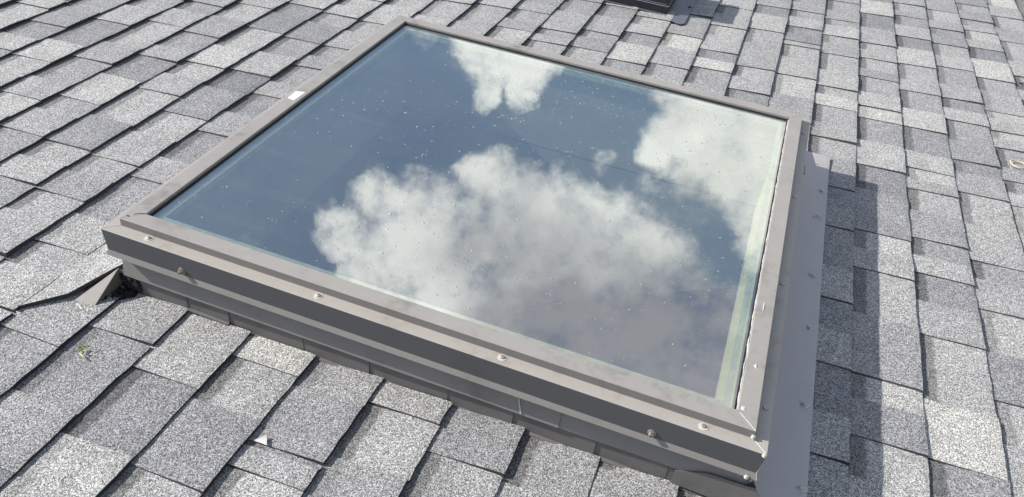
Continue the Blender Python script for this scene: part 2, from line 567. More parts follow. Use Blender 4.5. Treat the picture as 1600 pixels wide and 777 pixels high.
EAVE = 2.152          # x of the roof's lower edge
RX0, RY0, RY1 = -3.6, -2.8, 6.6
W, H = 1.2156, 1.2016

# roof deck with the opening of the skylight
d = MB()
z0, z1 = -0.10, -0.004
d.box(RX0, 0.0, RY0, RY1, z0, z1)
d.box(W, EAVE - 0.012, RY0, RY1, z0, z1)
d.box(0.0, W, RY0, 0.0, z0, z1)
d.box(0.0, W, H, RY1, z0, z1)
roof = d.build('roof', M_ASPHALT, base=(0, 0, 0))
props(roof, kind='structure')

# room below, seen dimly through the glass
c_, s_ = math.cos(PITCH), math.sin(PITCH)


def ceil_z(x):        # the level ceiling written in roof coordinates
    return -0.40 + math.tan(PITCH) * (x - 1.22)


# walls of the light shaft down to the level ceiling
sh = MB()
t = 0.02
inx0, inx1, iny0, iny1 = 0.035, 1.175, 0.04, 1.165


def wallq(a, b, c, dd, n):
    sh.sheet([a, b, c, dd], t, n)


zt = -0.11
xf = 1.50
wallq((inx0, iny1, zt), (inx1, iny1, zt), (xf, iny1, ceil_z(xf)), (inx0 - 0.3, iny1, ceil_z(inx0 - 0.3)), (0, -1, 0))
wallq((inx0, iny0, zt), (inx0 - 0.3, iny0, ceil_z(inx0 - 0.3)), (xf, iny0, ceil_z(xf)), (inx1, iny0, zt), (0, 1, 0))
wallq((inx0, iny0, zt), (inx0, iny1, zt), (inx0 - 0.3, iny1, ceil_z(inx0 - 0.3)), (inx0 - 0.3, iny0, ceil_z(inx0 - 0.3)), (1, 0, 0.3))
wallq((inx1, iny0, zt), (xf, iny0, ceil_z(xf)), (xf, iny1, ceil_z(xf)), (inx1, iny1, zt), (-1, 0, -0.3))
props(sh.build('light_shaft', M_PLASTER, base=(0.6, 0.6, -0.5)), kind='structure')

# house body and room, level in the world
house = bpy.data.objects.new('house', None)
col.objects.link(house)
props(house, 'pale rendered house body standing under the grey shingle roof', 'house')


def wbox(mb, x0, x1, y0, y1, z0, z1):
    mb.box(x0, x1, y0, y1, z0, z1)


top_at = lambda wx: 4.2 - math.tan(PITCH) * wx - 0.25
wx0, wx1, wy0, wy1 = -3.0, 1.55, -2.4, 6.2
hb = MB()
for ya, yb in ((wy0, wy0 + 0.2), (wy1 - 0.2, wy1)):
    hb.add([(x, y, z) for y in (ya, yb) for x, z in ((wx0, 0), (wx1, 0), (wx1, top_at(wx1)), (wx0, top_at(wx0)))],
           [(0, 1, 2, 3), (7, 6, 5, 4), (0, 4, 5, 1), (1, 5, 6, 2), (2, 6, 7, 3), (3, 7, 4, 0)])
hb.box(wx0, wx0 + 0.2, wy0 + 0.2, wy1 - 0.2, 0, top_at(wx0 + 0.2))
hb.box(wx1 - 0.2, wx1, wy0 + 0.2, wy1 - 0.2, 0, top_at(wx1))
o = mesh('wall', hb.v, hb.f, M_WALL, world=True)
o.parent = house
fl = MB().box(wx0 + 0.2, wx1 - 0.2, wy0 + 0.2, wy1 - 0.2, 0.02, 0.4)
o = mesh('room_floor', fl.v, fl.f, M_ROOM, world=True)
o.parent = house

# ---------------------------------------------------------------- shingles
E = 0.143
X0 = 0.13225
JOINTS = {-9: [0.977, 1.065], -8: [0.688, 0.895], -7: [0.687, 1.013], -6: [0.767, 1.093, 1.304], -5: [0.361, 0.559, 0.875, 1.085], -4: [0.19, 0.365, 0.703, 0.911, 1.226, 1.484], -3: [0.188, 0.363, 0.631, 0.936, 1.224, 1.477, 1.668], -2: [0.04, 0.588, 1.062, 1.238, 1.489], 0: [-0.435, -0.117, 1.89], 1: [-0.17, 1.93], 2: [-0.346, 1.679, 1.803, 2.165], 3: [-0.281, -0.223, 1.883], 4: [1.962, 2.147], 5: [-0.117, 1.735, 2.045, 2.286], 6: [1.79, 1.967, 2.239], 7: [1.683, 1.896, 2.295, 2.594], 8: [1.908, 2.209, 2.26, 2.425], 9: [0.171, 0.432, 0.662, 0.978, 1.189, 1.487, 1.892, 2.209, 2.413, 2.612, 2.865], 10: [0.256, 0.435, 0.827, 1.005, 1.376, 1.71, 1.808, 2.07, 2.258, 2.425, 2.79], 11: [0.259, 0.636, 1.042, 1.308, 1.439, 1.726, 2.03, 2.288, 2.596, 2.858, 3.034], 12: [0.487, 0.801, 1.008, 1.365, 1.572, 1.864, 2.05, 2.351, 2.604, 2.793, 3.04], 13: [1.515, 1.736, 1.861, 2.021, 2.328, 2.652, 2.865, 3.008], 14: [2.434, 2.818, 3.15]}
TONES = [(-8, 1.0, -4), (-8, 0.79, -5), (-7, 0.89, -6), (-9, 0.91, 5), (-7, 0.76, 7), (-6, 0.49, 6), (-5, 0.79, -7), (-5, 1.05, -7), (-6, 1.05, 4), (-5, 0.96, 1), (-5, 1.31, 4), (-4, 0.87, 5), (-4, 0.61, 4), (-3, 0.61, 5), (-2, 0.56, -7), (-5, 1.17, -2), (-2, 0.32, -4), (-3, 0.18, 3), (-3, 0.31, 1), (-3, 0.11, 0), (-2, -0.02, 3), (-1, -0.18, 2), (0, -0.16, -5), (0, -0.25, 2), (0, -0.37, 1), (1, -0.4, 6), (1, -0.14, 6), (1, -0.23, -3), (2, -0.19, -1), (1, -0.08, 2), (2, -0.09, 3), (2, -0.33, -4), (3, -0.25, 2), (3, -0.17, -3), (3, -0.11, 0), (3, 0.02, 2), (3, -0.1, 0), (4, -0.05, 3), (4, -0.17, 5), (5, -0.04, -4), (5, -0.04, 0), (5, -0.13, 2), (6, -0.1, 2), (6, -0.03, 1), (7, -0.01, 3), (-4, 1.4, -6), (-3, 1.42, 1), (-3, 1.15, -3), (-2, 1.11, -4), (-3, 1.58, 4), (-3, 0.96, 3), (-1, 1.74, 2), (1, 2.02, 0), (1, 1.9, 1), (2, 1.75, -1), (2, 1.88, 1), (3, 1.8, -3), (4, 1.74, 6), (4, 2.07, 2), (4, 2.07, 5), (5, 1.96, 8), (5, 1.79, 1), (6, 2.18, 4), (6, 1.91, -5), (6, 1.84, 7), (6, 2.04, 3), (6, 1.73, -2), (7, 1.76, 2), (7, 2.21, -3), (7, 2.43, 2), (7, 2.27, 5), (7, 2.37, 3), (7, 2.48, 5), (8, 2.04, 3), (8, 1.68, -2), (8, 1.84, 4), (8, 1.83, 6), (9, 2.06, 2), (9, 2.26, -5), (9, 2.43, 5), (9, 2.65, -1), (9, 2.22, 3), (9, 1.78, 7), (9, 1.59, 1), (9, 1.37, 2), (10, 2.84, 6), (10, 2.65, -7), (10, 2.53, 1), (10, 2.33, 2), (10, 2.17, 3), (10, 2.01, 1), (10, 1.93, -1), (10, 1.79, 7), (10, 1.64, -6), (10, 1.55, 1), (11, 2.94, 2), (11, 2.76, -4), (11, 2.64, 2), (11, 2.5, -6), (11, 2.38, 6), (11, 2.19, 2), (11, 2.02, -1), (11, 1.85, 6), (11, 1.71, -4), (11, 1.53, 4), (12, 2.95, 3), (12, 2.79, -3), (12, 2.67, -4), (12, 2.49, 2), (12, 2.3, -2), (12, 2.15, 7), (12, 2.05, -5), (12, 1.81, -1), (13, 3.25, -6), (13, 2.95, -1), (13, 2.8, 5), (13, 2.62, -8), (13, 2.44, 7), (13, 2.26, 1), (13, 1.97, 5), (13, 1.85, 5), (13, 1.67, -2), (14, 3.31, 8), (14, 3.07, 2), (14, 2.78, 6), (14, 2.59, -2), (9, 1.17, -3), (9, 0.94, -3), (9, 0.79, 4), (9, 0.59, -4), (9, 0.46, 3), (9, 0.38, -6), (9, 0.24, 2), (9, 0.14, -1), (10, 1.19, -2), (10, 1.09, -6), (10, 1.15, -1), (10, 0.96, 6), (10, 0.83, 2), (10, 0.66, 2), (10, 0.58, -6), (10, 0.53, 2), (10, 0.37, 6), (10, 0.34, -5), (10, 0.2, -3), (10, 0.2, 9), (11, 1.4, 6), (11, 1.24, 2), (11, 1.15, -2), (11, 0.93, 3), (12, 1.41, 3), (12, 1.24, 3), (12, 1.08, 2), (12, 0.98, -3), (13, 1.46, -3), (11, 0.58, 3), (11, 0.38, 8), (11, 0.25, -4), (12, 0.79, 4), (12, 0.64, -5), (12, 0.48, 4), (12, 1.37, -5)]

rng = random.Random(11)
tones = {}
for k, y, tn in TONES:
    tones.setdefault(k, []).append((y, tn))


def row_joints(k):
    known = sorted(JOINTS.get(k, []))
    ys = [RY0]
    targets = known + [RY1]
    for tgt in targets:
        while tgt - ys[-1] > 0.40:
            step = rng.choice((0.19, 0.23, 0.27, 0.31, 0.34)) + rng.uniform(-0.02, 0.02)
            if tgt - ys[-1] - step < 0.14:
                step = (tgt - ys[-1]) / 2
            ys.append(ys[-1] + step)
        ys.append(tgt)
    return ys


def blocked(k):
    """y range a course leaves free for the skylight kerb"""
    return (-0.0048, H + 0.006) if 0 <= k <= 8 else None


def tone_for(k, a, b, default):
    hit = [t_ for y, t_ in tones.get(k, []) if a <= y <= b]
    if not hit:
        return default
    v = sum(hit) / len(hit)
    if k <= 8 and b < 0.15:
        return v * 1.0 - 2.4
    return v * 0.65 - 0.4 if k <= 3 else v * 0.85


def shingle_geo(k, y0, y1, ym, t_tooth, t_rec, clip):
    """one tab: raised tooth y0..ym with its recess ym..y1; returns verts, faces, mat index, tone, band and per-vertex u"""
    xb, xt = X0 + k * E, X0 + (k - 1) * E - 0.012
    V, F, I, T_, B_, U = [], [], [], [], [], []
    skew = rng.uniform(-0.003, 0.003)
    curl = rng.uniform(0.0, 0.0022)

    def slab(ya, yb, zb, zt_, tone, band, near, farside):
        n = max(2, min(6, int((yb - ya) / 0.028)))
        base = len(V)
        rows = [xb, xb - 0.012, xb - E * 0.5, xt]
        us = [0.0, 0.08, 0.5, 1.08]
        rag = 0.0018 if yb < 0.6 else 0.0012
        for j in range(n + 1):
            y = ya + (yb - ya) * j / n
            dx = rng.uniform(-1, 1) * rag
            dz = rng.uniform(-0.0005, 0.0010) + curl * (1 if j == 0 else 0.3)
            for r, x in enumerate(rows):
                f = (xb - x) / (E + 0.012)
                z = zb + (zt_ - zb) * f + dz * (1 - f)
                yy = y + (skew * (f - 0.5) * 2 if j in (0, n) else 0)
                V.append((x + (dx if r == 0 else 0), yy, z - (0.0012 if r == 0 else 0)))
                U.append(us[r])
            V.append((xb + dx - 0.0006, V[-4][1], -0.0035)); U.append(0.0)   # foot of the butt edge
            V.append((xt, V[-2][1], -0.0035)); U.append(1.08)
        st = 6
        for j in range(n):
            a, b = base + j * st, base + (j + 1) * st
            for r in range(3):
                F.append((a + r, b + r, b + r + 1, a + r + 1)); I.append(0); T_.append(tone); B_.append(band)
            F.append((a, a + 4, b + 4, b)); I.append(1); T_.append(tone); B_.append(0)
        for end, on in ((base, near), (base + n * st, farside)):
            if on:
                q = (end, end + 1, end + 2, end + 3, end + 5, end + 4)
                F.append(q if end == base else q[::-1]); I.append(2 if end == base else 1); T_.append(tone); B_.append(0)

    ya, yb = y0, y1
    if clip:
        ya, yb = max(y0, clip[0]), min(y1, clip[1])
    tz = 0.0118 + rng.uniform(-0.0020, 0.0022)
    if ya < ym - 0.004:
        slab(ya + 0.0004, min(ym, yb), tz, 0.0026, t_tooth, 0.0 if rng.random() < 0.9 else 0.4, True, True)
    if yb > ym + 0.004:
        slab(max(ym, ya), yb - 0.0004, tz - 0.0030, 0.0000, t_rec, rng.choice((1.0, 1.0, 0.85, 0.6)), False, True)
    return V, F, I, T_, B_, U


def finish(o, T_, B_, U):
    me = o.data
    a = me.attributes.new('tone', 'FLOAT', 'FACE'); a.data.foreach_set('value', T_)
    a = me.attributes.new('band', 'FLOAT', 'FACE'); a.data.foreach_set('value', B_)
    a = me.attributes.new('u', 'FLOAT', 'POINT'); a.data.foreach_set('value', U)


cam_p = Vector((1.03682662, -0.95057536, 1.14819161))


def seen(x, y, z=0.0):
    q = Vector((x, y, z)) - cam_p
    zc = q.dot(fwd)
    if zc < 0.1:
        return None
    return 800 + 1254.33 * q.dot(right) / zc, 388.5 + 1254.33 * q.dot(down) / zc, zc


pieces = []
for k in range(-24, 15):
    ys = row_joints(k)
    last = 0.0
    for y0, y1 in zip(ys[:-1], ys[1:]):
        ln = y1 - y0
        if ln < 0.02:
            continue
        ym = y0 + ln * rng.uniform(0.38, 0.62) if ln > 0.10 else y1 - 0.012
        tt = rng.gauss(0.6, 2.3)
        tr = tt - 1.6 + rng.gauss(0, 2.0)
        tt = tone_for(k, y0, ym, tt)
        tr = tone_for(k, ym, y1, min(tr, tt + 2))
        spans = [None]
        bl = blocked(k)
        if bl:
            spans = []
            if y0 < bl[0]:
                spans.append((y0, min(y1, bl[0])))
            if y1 > bl[1]:
                spans.append((max(y0, bl[1]), y1))
        for sp in spans:
            if sp and sp[1] - sp[0] < 0.008:
                continue
            ca, cb = (sp if sp else (y0, y1))
            area = 0
            cx_, cy_ = X0 + (k - 0.5) * E, (ca + cb) / 2
            s = seen(cx_, cy_)
            if s:
                inside = any(-10 < q[0] < 1610 and -10 < q[1] < 787 for q in
                             [seen(X0 + (k - f) * E, ca + (cb - ca) * h) or (-99, -99, 1) for f in (0.02, 0.5, 0.98) for h in (0.03, 0.5, 0.97)])
                hidden = (0.0 < cx_ < W and 0 < cy_ < 1.62) or (-0.28 < cx_ < 0 and 0.05 < cy_ < 1.1 and cx_ > -0.15)
                if inside and not hidden:
                    area = (cb - ca) * E / s[2] ** 2 / s[2]
            pieces.append((area, k, y0, y1, ym, tt, tr, sp))

rank = sorted(range(len(pieces)), key=lambda i: -pieces[i][0])
single = set(i for i in rank[:294] if pieces[i][0] > 0)
SV, SF, SI, ST, SB, SU = [], [], [], [], [], []
for i, (area, k, y0, y1, ym, tt, tr, sp) in enumerate(pieces):
    V, F, I, T_, B_, U = shingle_geo(k, y0, y1, ym, tt, tr, sp)
    if not F:
        continue
    if i in single:
        ca, cb = (sp if sp else (y0, y1))
        o = mesh('shingle', V, F, [M_SHINGLE, M_EDGE, M_SIDE], roof, (X0 + (k - 0.5) * E, (ca + cb) / 2, 0), I)
        finish(o, T_, B_, U)
    else:
        n = len(SV)
        SV += V; SU += U; SI += I; ST += T_; SB += B_
        SF += [tuple(n + q for q in f) for f in F]
o = mesh('shingles', SV, SF, [M_SHINGLE, M_EDGE, M_SIDE], roof, (0, 0, 0), SI)
finish(o, ST, SB, SU)
props(o, kind='stuff')

# the shingle cut on the slant and lifted over the head flashing beside the kerb
poly = [(-0.166, -0.150), (-0.094, -0.078), (-0.045, 0.002), (-0.030, 0.06), (-0.030, 0.30), (-0.165, 0.30)]
zz = [0.010, 0.020, 0.046, 0.044, 0.012, 0.006]
V = [(x, y, z) for (x, y), z in zip(poly, zz)] + [(x, y, z - 0.0085) for (x, y), z in zip(poly, zz)]
F = [(0, 1, 2, 3, 4, 5)] + [(a, 6 + a, 6 + (a + 1) % 6, (a + 1) % 6) for a in range(6)]
o = mesh('shingle', V, F, [M_SHINGLE, M_EDGE, M_SIDE], roof, (-0.1, 0.05, 0), [0] + [1] * 6)
finish(o, [2.0] * 7, [0.0] * 7, [0.4] * 12)
o['label'] = 'shingle cut on the slant and lifted over the flashing'

# ---------------------------------------------------------------- skylight
sky_t = new_thing('skylight', 'large square skylight with bronze grey metal frame reflecting clouds', 'skylight', (W / 2, H / 2, 0.0))


def ring_corner(i, off):
    return ((-off, -off), (W + off, -off), (W + off, H + off), (-off, H + off))[i % 4]


def rail(i, prof, gap=0.0005):
    """one mitred side: closed profile of (outward offset, z) swept between two mitre corners"""
    vs = []
    a0, a1 = Vector(ring_corner(i, 0)), Vector(ring_corner(i + 1, 0))
    tdir = (a1 - a0).normalized() * gap
    n = len(prof)
    for j, c in ((i, 1), (i + 1, -1)):
        for off, z in prof:
            x, y = ring_corner(j, off)
            vs.append((x + tdir.x * c, y + tdir.y * c, z))
    fs = [(q, (q + 1) % n, n + (q + 1) % n, n + q) for q in range(n)]
    fs = [f[::-1] for f in fs] if False else fs
    fs += [tuple(range(n))[::-1], tuple(range(n, 2 * n))]
    return MB().add(vs, fs)


ZC, ZL = 0.1869, 0.1698
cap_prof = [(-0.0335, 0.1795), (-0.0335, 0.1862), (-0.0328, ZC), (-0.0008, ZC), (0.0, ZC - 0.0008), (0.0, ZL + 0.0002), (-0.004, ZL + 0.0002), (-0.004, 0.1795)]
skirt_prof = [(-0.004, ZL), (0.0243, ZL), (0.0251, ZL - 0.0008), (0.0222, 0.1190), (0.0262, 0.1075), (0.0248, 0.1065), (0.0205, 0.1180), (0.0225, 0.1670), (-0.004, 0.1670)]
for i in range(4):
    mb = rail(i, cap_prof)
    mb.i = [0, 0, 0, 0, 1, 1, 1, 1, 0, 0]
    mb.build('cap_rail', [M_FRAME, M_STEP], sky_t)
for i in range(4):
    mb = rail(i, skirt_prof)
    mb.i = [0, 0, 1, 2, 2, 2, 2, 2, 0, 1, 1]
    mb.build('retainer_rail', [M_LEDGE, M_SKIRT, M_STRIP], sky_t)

# glass
gl = MB()
gx0, gx1, gy0, gy1 = 0.012, W - 0.012, 0.012, H - 0.012
gl.box(gx0, gx1, gy0, gy1, 0.1735, 0.1785)
idx = [1] * 6
idx[1] = 0
go = mesh('glass_pane', gl.v, gl.f, [M_GLASS_TOP, M_GLASS_BODY], sky_t, (W / 2, H / 2, 0.1735), idx)
gi = MB().box(gx0 + 0.006, gx1 - 0.006, gy0 + 0.006, gy1 - 0.006, 0.1545, 0.1585)
idx = [1] * 6
idx[1] = 0
mesh('inner_pane', gi.v, gi.f, [M_GLASS_INNER, M_GLASS_BODY], sky_t, (W / 2, H / 2, 0.1545), idx)


def ring_bar(o0, o1, za, zb):
    """square tube ring between inward offsets o0 < o1"""
    mb = MB()
    for i in range(4):
        prof = [(-o1, za), (-o1, zb), (-o0, zb), (-o0, za)]
        r_ = rail(i, prof, 0.0)
        mb.add(r_.v, r_.f)
    return mb


ring_bar(0.0345, 0.0385, 0.1787, 0.1805).build('gasket', M_GASKET, sky_t)
ring_bar(0.046, 0.056, 0.1590, 0.1730).build('spacer_bar', M_SPACER, sky_t)

# timber kerb under the frame, its sunlit side given a brighter colour
for i in range(4):
    rail(i, [(-0.0015, 0.0), (-0.0015, 0.152), (-0.038, 0.152), (-0.038, -0.105), (-0.0015, -0.105)], 0.0).build('curb', M_CURB if i == 1 else M_PLASTER, sky_t)

# sealant bead along the inside of the lower rail
pts, rad = [], []
r2 = random.Random(5)
for j in range(150):
    y = 0.04 + (H - 0.08) * j / 149
    pts.append((W - 0.0345 + 0.0015 * noise.noise(Vector((0, y * 30, 0))), y, 0.1798))
    rad.append(0.0010 + 0.0013 * max(0, noise.noise(Vector((3, y * 22, 1)))) + 0.0008 * r2.random())
MB().tube(pts, rad, 6).build('sealant_bead', M_WHITE, sky_t, smooth=True)
# smears of old sealant on the frame
for (x, y, sx, sy, sd_) in ((1.199, 0.150, 0.0035, 0.006, 1), (1.196, 0.32, 0.0015, 0.014, 3),
                            (1.1905, 0.0405, 0.004, 0.006, 5)):
    MB().lump((x, y, ZC - 0.0002), sx, sy, 0.0012, sd_, 10, 3, 0.8).build('sealant_smear', M_CLEAR if sd_ > 4 else M_WHITE, sky_t, smooth=True)

# fasteners


def screw(c, ax=(0, 0, 1), r=0.0048, m=M_SCREW, washer=True):
    mb = MB()
    if m is M_RUSTY:      # hex head over a round washer
        mb.lathe(c, [(r * 1.15, 0.0), (r * 1.15, 0.0014), (r * 0.8, 0.0022)], 16, ax)
        mb.lathe(c, [(r * 0.72, 0.002), (r * 0.72, 0.0075), (r * 0.55, 0.0085), (r * 0.3, 0.0085), (r * 0.28, 0.006)], 6, ax)
    else:
        mb.lathe(c, [(r * 0.95, 0.0), (r, 0.0012), (r * 0.86, 0.0028), (r * 0.45, 0.0036), (r * 0.30, 0.0036), (r * 0.28, 0.0024)], 12, ax)
    so = mb.build('screw', m, sky_t, smooth=False)
    if washer:
        w_ = MB().lathe(c, [(r * 1.75, 0.0), (r * 1.7, 0.0007), (r * 1.1, 0.0010)], 14, ax)
        w_.build('washer', M_WHITE if m is M_SCREW else m, so)
    return so


for x, y in ((0.0716, -0.0095), (0.4344, -0.0100), (0.7880, -0.0085), (1.1366, -0.0105),
             (W + 0.0118, 0.4325), (W + 0.0125, 0.0751), (W + 0.0115, 1.1290), (W + 0.0118, 0.7858)):
    screw((x, y, ZL), washer=y < 0)
sl_n = (0, -0.998, -0.06)
for x in (0.149, 1.062):
    yy, z_ = -0.0228, 0.1300
    screw((x, yy, z_), sl_n, 0.0066, M_RUSTY, washer=False)
# weld beads and bright mitre line at the near lower corner
for c, r in (((W - 0.001, -0.0022, 0.176), 0.0040), ((W + 0.0215, -0.0255, 0.1685), 0.0042), ((W + 0.010, -0.0262, 0.1085), 0.0042)):
    MB().lump((c[0], c[1], c[2] - r * 0.5), r, r, r * 1.3, 3, 10, 5, 0.4).build('weld_bead', M_WHITE, sky_t, smooth=True)
MB().tube([(W - 0.030, 0.030, ZC), (W - 0.012, 0.012, ZC + 0.0001), (W - 0.001, 0.001, ZC)], 0.0006, 5).build('mitre_seal', M_WHITE, sky_t)
MB().tube([(W + 0.003, -0.003, ZL), (W + 0.024, -0.024, ZL), (W + 0.0242, -0.0242, 0.168), (W + 0.0222, -0.0222, 0.119), (W + 0.0262, -0.0262, 0.1075)], 0.0007, 5).build('mitre_seal', M_WHITE, sky_t)
# dark open mitre at the near upper corner
MB().tube([(0.0150, 0.0220, ZC), (0.0225, 0.0285, ZC + 0.0001), (0.0335, 0.0335, ZC)], 0.0009, 5).build('mitre_seal', M_GASKET, sky_t)
MB().lump((0.0085, 0.0130, ZC - 0.0004), 0.004, 0.0022, 0.0012, 2, 8, 3).build('mitre_seal', M_GASKET, sky_t)
# sticker
MB().prism([(0.0043, 0.5726), (0.0237, 0.5695), (0.0245, 0.6208), (0.0025, 0.6130)], ZC + 0.0001, ZC + 0.0004).build('sticker', M_STICKER, sky_t)

# ---------------------------------------------------------------- rain drops on the glass
rd = random.Random(23)
dm_ = MB()
n_d = 0
cl = [(rd.uniform(0.08, 1.15), rd.uniform(0.06, 1.15), rd.uniform(0.05, 0.16)) for _ in range(34)]
while n_d < 1300:
    if rd.random() < 0.72:
        cx_, cy_, cr = rd.choice(cl)
        x, y = rd.gauss(cx_, cr), rd.gauss(cy_, cr)
    else:
        x, y = rd.uniform(0.05, 1.17), rd.uniform(0.05, 1.16)
    if not (0.045 < x < W - 0.055 and 0.042 < y < H - 0.042):
        continue
    if x < 0.35 and rd.random() < 0.6:
        continue
    r = 0.0007 + 0.0016 * rd.random() ** 2.5
    e_ = rd.uniform(1.0, 1.7)
    dm_.lump((x, y, 0.1784), r * e_, r, r * 0.55, n_d, 8, 3, 0.3)
    n_d += 1
o = dm_.build('rain_drops', M_DROP, smooth=True)
props(o, 'small rain drops scattered over the skylight glass', 'water drops', kind='stuff')

# ---------------------------------------------------------------- flashing round the kerb
fl_t = new_thing('curb_flashing', 'grey sheet metal flashing wrapping the kerb of the skylight', 'flashing', (W / 2, 0.0, 0.0))
# upper band under the frame: two lengths, the left one lapping over the right one
for xa, xb_, oy, zb in ((-0.012, 0.907, 0.0, 0.0485), (0.9072, W + 0.022, 0.0022, 0.0475)):
    mb = MB()
    prof = [(-0.0010 + oy, 0.150), (-0.0030 + oy, 0.108), (-0.0052 + oy, 0.085), (-0.0100 + oy, zb), (-0.0091 + oy, zb), (-0.0040 + oy, 0.085), (0.0 + oy, 0.150)]
    n = len(prof)
    cols = 16
    vs = []
    for j in range(cols + 1):
        x = xa + (xb_ - xa) * j / cols
        for (py, pz) in prof:
            wob = 0.0008 * noise.noise(Vector((x * 6, pz * 20, 2.0))) if pz < 0.1 else 0
            vs.append((x, py + wob, pz))
    fs = []
    for j in range(cols):
        for q in range(n):
            a, b = j * n + q, j * n + (q + 1) % n
            fs.append((a, b, b + n, a + n))
    fs += [tuple(range(n))[::-1], tuple(cols * n + q for q in range(n))]
    mb.add(vs, fs).build('counter_flashing', M_COUNTER, fl_t, smooth=False)
# step flashing pieces, each lapping the next, with the foot running out under the shingles
bx = [-0.010, 0.129, 0.225, 0.391, 0.532, 0.693, 0.8215, 0.977, 1.107, W + 0.012]
r4 = random.Random(3)
for i in range(len(bx) - 1):
    xa, xb_ = bx[i], bx[i + 1] + 0.012
    lift = 0.0012 + 0.0010 * r4.random()
    ylo, yhi = -0.0022, -0.0022 - lift
    mb = MB()
    foot = -0.0100
    za, zb = 0.0050, 0.0035
    if i == 1:
        za, zb = 0.0125, 0.0115
    xb2 = bx[i + 1] if i < len(bx) - 2 else xb_
    tilt = r4.uniform(-0.0006, 0.0012)
    top = [(xa, ylo, 0.066), (xb2, yhi, 0.066), (xb2, yhi - tilt, zb), (xa, ylo - tilt, za)]
    mb.sheet(top, 0.0008, (0, -1, 0))
    mb.sheet([(xa, ylo - tilt, za), (xb2, yhi - tilt, zb), (xb2, foot, zb - 0.0005), (xa, foot, za - 0.0005)], 0.0008, (0, 0, 1))
    mb.build('step_flashing', M_FLASH, fl_t)
# apron flashing at the lower side: upstand, flat flange, folded far end
ap = MB()
AX, AY0, AY1 = 1.3390, -0.16, 1.345
ap.sheet([(W + 0.0015, -0.004, 0.10), (W + 0.0055, -0.004, 0.013), (W + 0.0055, AY1 - 0.13, 0.013), (W + 0.0015, AY1 - 0.13, 0.10)], 0.0010, (1, 0, 0))
rows = 24
vs, fs = [], []
for j in range(rows + 1):
    y = AY0 + (AY1 - AY0) * j / rows
    lift = 0.004 * max(0, (y - 1.20) / 0.14) ** 2
    for xx, zz_ in ((W + 0.0050, 0.0135), (W + 0.045, 0.0122), (W + 0.09, 0.0118), (AX - 0.004, 0.0112), (AX + 0.004, 0.0105)):
        w2 = 0.0009 * noise.noise(Vector((xx * 9, y * 5, 0.7)))
        x2 = xx + (0.006 * (1 - y / 1.3) if xx > 1.33 else 0)
        vs.append((x2, y, zz_ + w2 + lift))
nx = 5
for j in range(rows):
    for q in range(nx - 1):
        a = j * nx + q
        fs.append((a, a + 1, a + nx + 1, a + nx))
nv = len(vs)
vs += [(x, y, z - 0.001) for x, y, z in vs]
fs += [tuple(nv + q for q in f[::-1]) for f in fs]
for j in range(rows):
    a = j * nx + nx - 1
    fs.append((a, nv + a, nv + a + nx, a + nx))
fs.append((0, nv, nv + 1, 1))
fs += [(q, nv + q, nv + q + 1, q + 1) for q in range(nx - 1)]
e0 = rows * nx
fs += [(e0 + q, e0 + q + 1, nv + e0 + q + 1, nv + e0 + q) for q in range(nx - 1)]
ap.add(vs, fs)
ap.build('apron_flashing', M_APRON, fl_t, smooth=False)
# folded tongue at the apron's far corner
MB().sheet([(W + 0.006, AY1 - 0.128, 0.075), (W + 0.007, AY1 - 0.13, 0.0150), (W + 0.050, AY1 + 0.002, 0.0175), (W + 0.036, AY1 + 0.008, 0.040)], 0.001, (1, 0.2, 0.2)).build('corner_fold', M_FRAME, fl_t)
# small dark gap and folded end at the near lower corner
MB().sheet([(1.233, -0.0112, 0.068), (1.250, -0.0112, 0.071), (1.241, -0.0112, 0.086)], 0.002, (0, -1, 0)).build('corner_gap', M_TAR, fl_t)
MB().sheet([(1.118, -0.0088, 0.044), (1.170, -0.0105, 0.066), (1.234, -0.0125, 0.070), (1.248, -0.0125, 0.0725), (1.262, -0.0135, 0.054), (1.284, -0.016, 0.012), (1.118, -0.0095, 0.011)], 0.0012, (0, -1, 0)).build('corner_wrap', M_FLASH, fl_t)

# head flashing wing at the near upper corner
A, B, T_p = (-0.082, -0.080, 0.0065), (-0.034, -0.081, 0.0065), (-0.028, -0.004, 0.056)
C2 = (-0.066, 0.02, 0.010)
MB().sheet([A, B, T_p, C2], 0.0012, (-0.4, 0.0, 1)).build('head_flashing', M_STRIP, fl_t)
MB().sheet([B, (-0.0285, -0.004, 0.004), T_p], 0.0012, (1, 0, 0)).build('head_flashing_upstand', M_FLASH, fl_t)
MB().sheet([(-0.0285, -0.0042, 0.004), (-0.010, -0.0042, 0.004), (-0.010, -0.0042, 0.056), (-0.0285, -0.0042, 0.052)], 0.0012, (0, -1, 0)).build('head_flashing_upstand', M_FLASH, fl_t)
# roofing tar packed into the corner
tb = MB()
rt = random.Random(9)
for j in range(48):
    a = rt.random()
    x = -0.030 + 0.036 * a
    y = -0.006 - 0.044 * (1 - a) * rt.random() - 0.008 * rt.random()
    tb.lump((x, y, 0.004), rt.uniform(0.004, 0.010), rt.uniform(0.003, 0.009), rt.uniform(0.004, 0.010), j, 9, 3, 1.4)
for j in range(46):
    a = rt.random()
    tb.lump((-0.026 + 0.044 * a, -0.0042, 0.006 + 0.044 * rt.random() * (1 - 0.5 * a)), rt.uniform(0.003, 0.008), 0.0035, rt.uniform(0.004, 0.010), j + 100, 9, 3, 1.4)
tb.build('roofing_tar', M_TAR, fl_t, smooth=True)
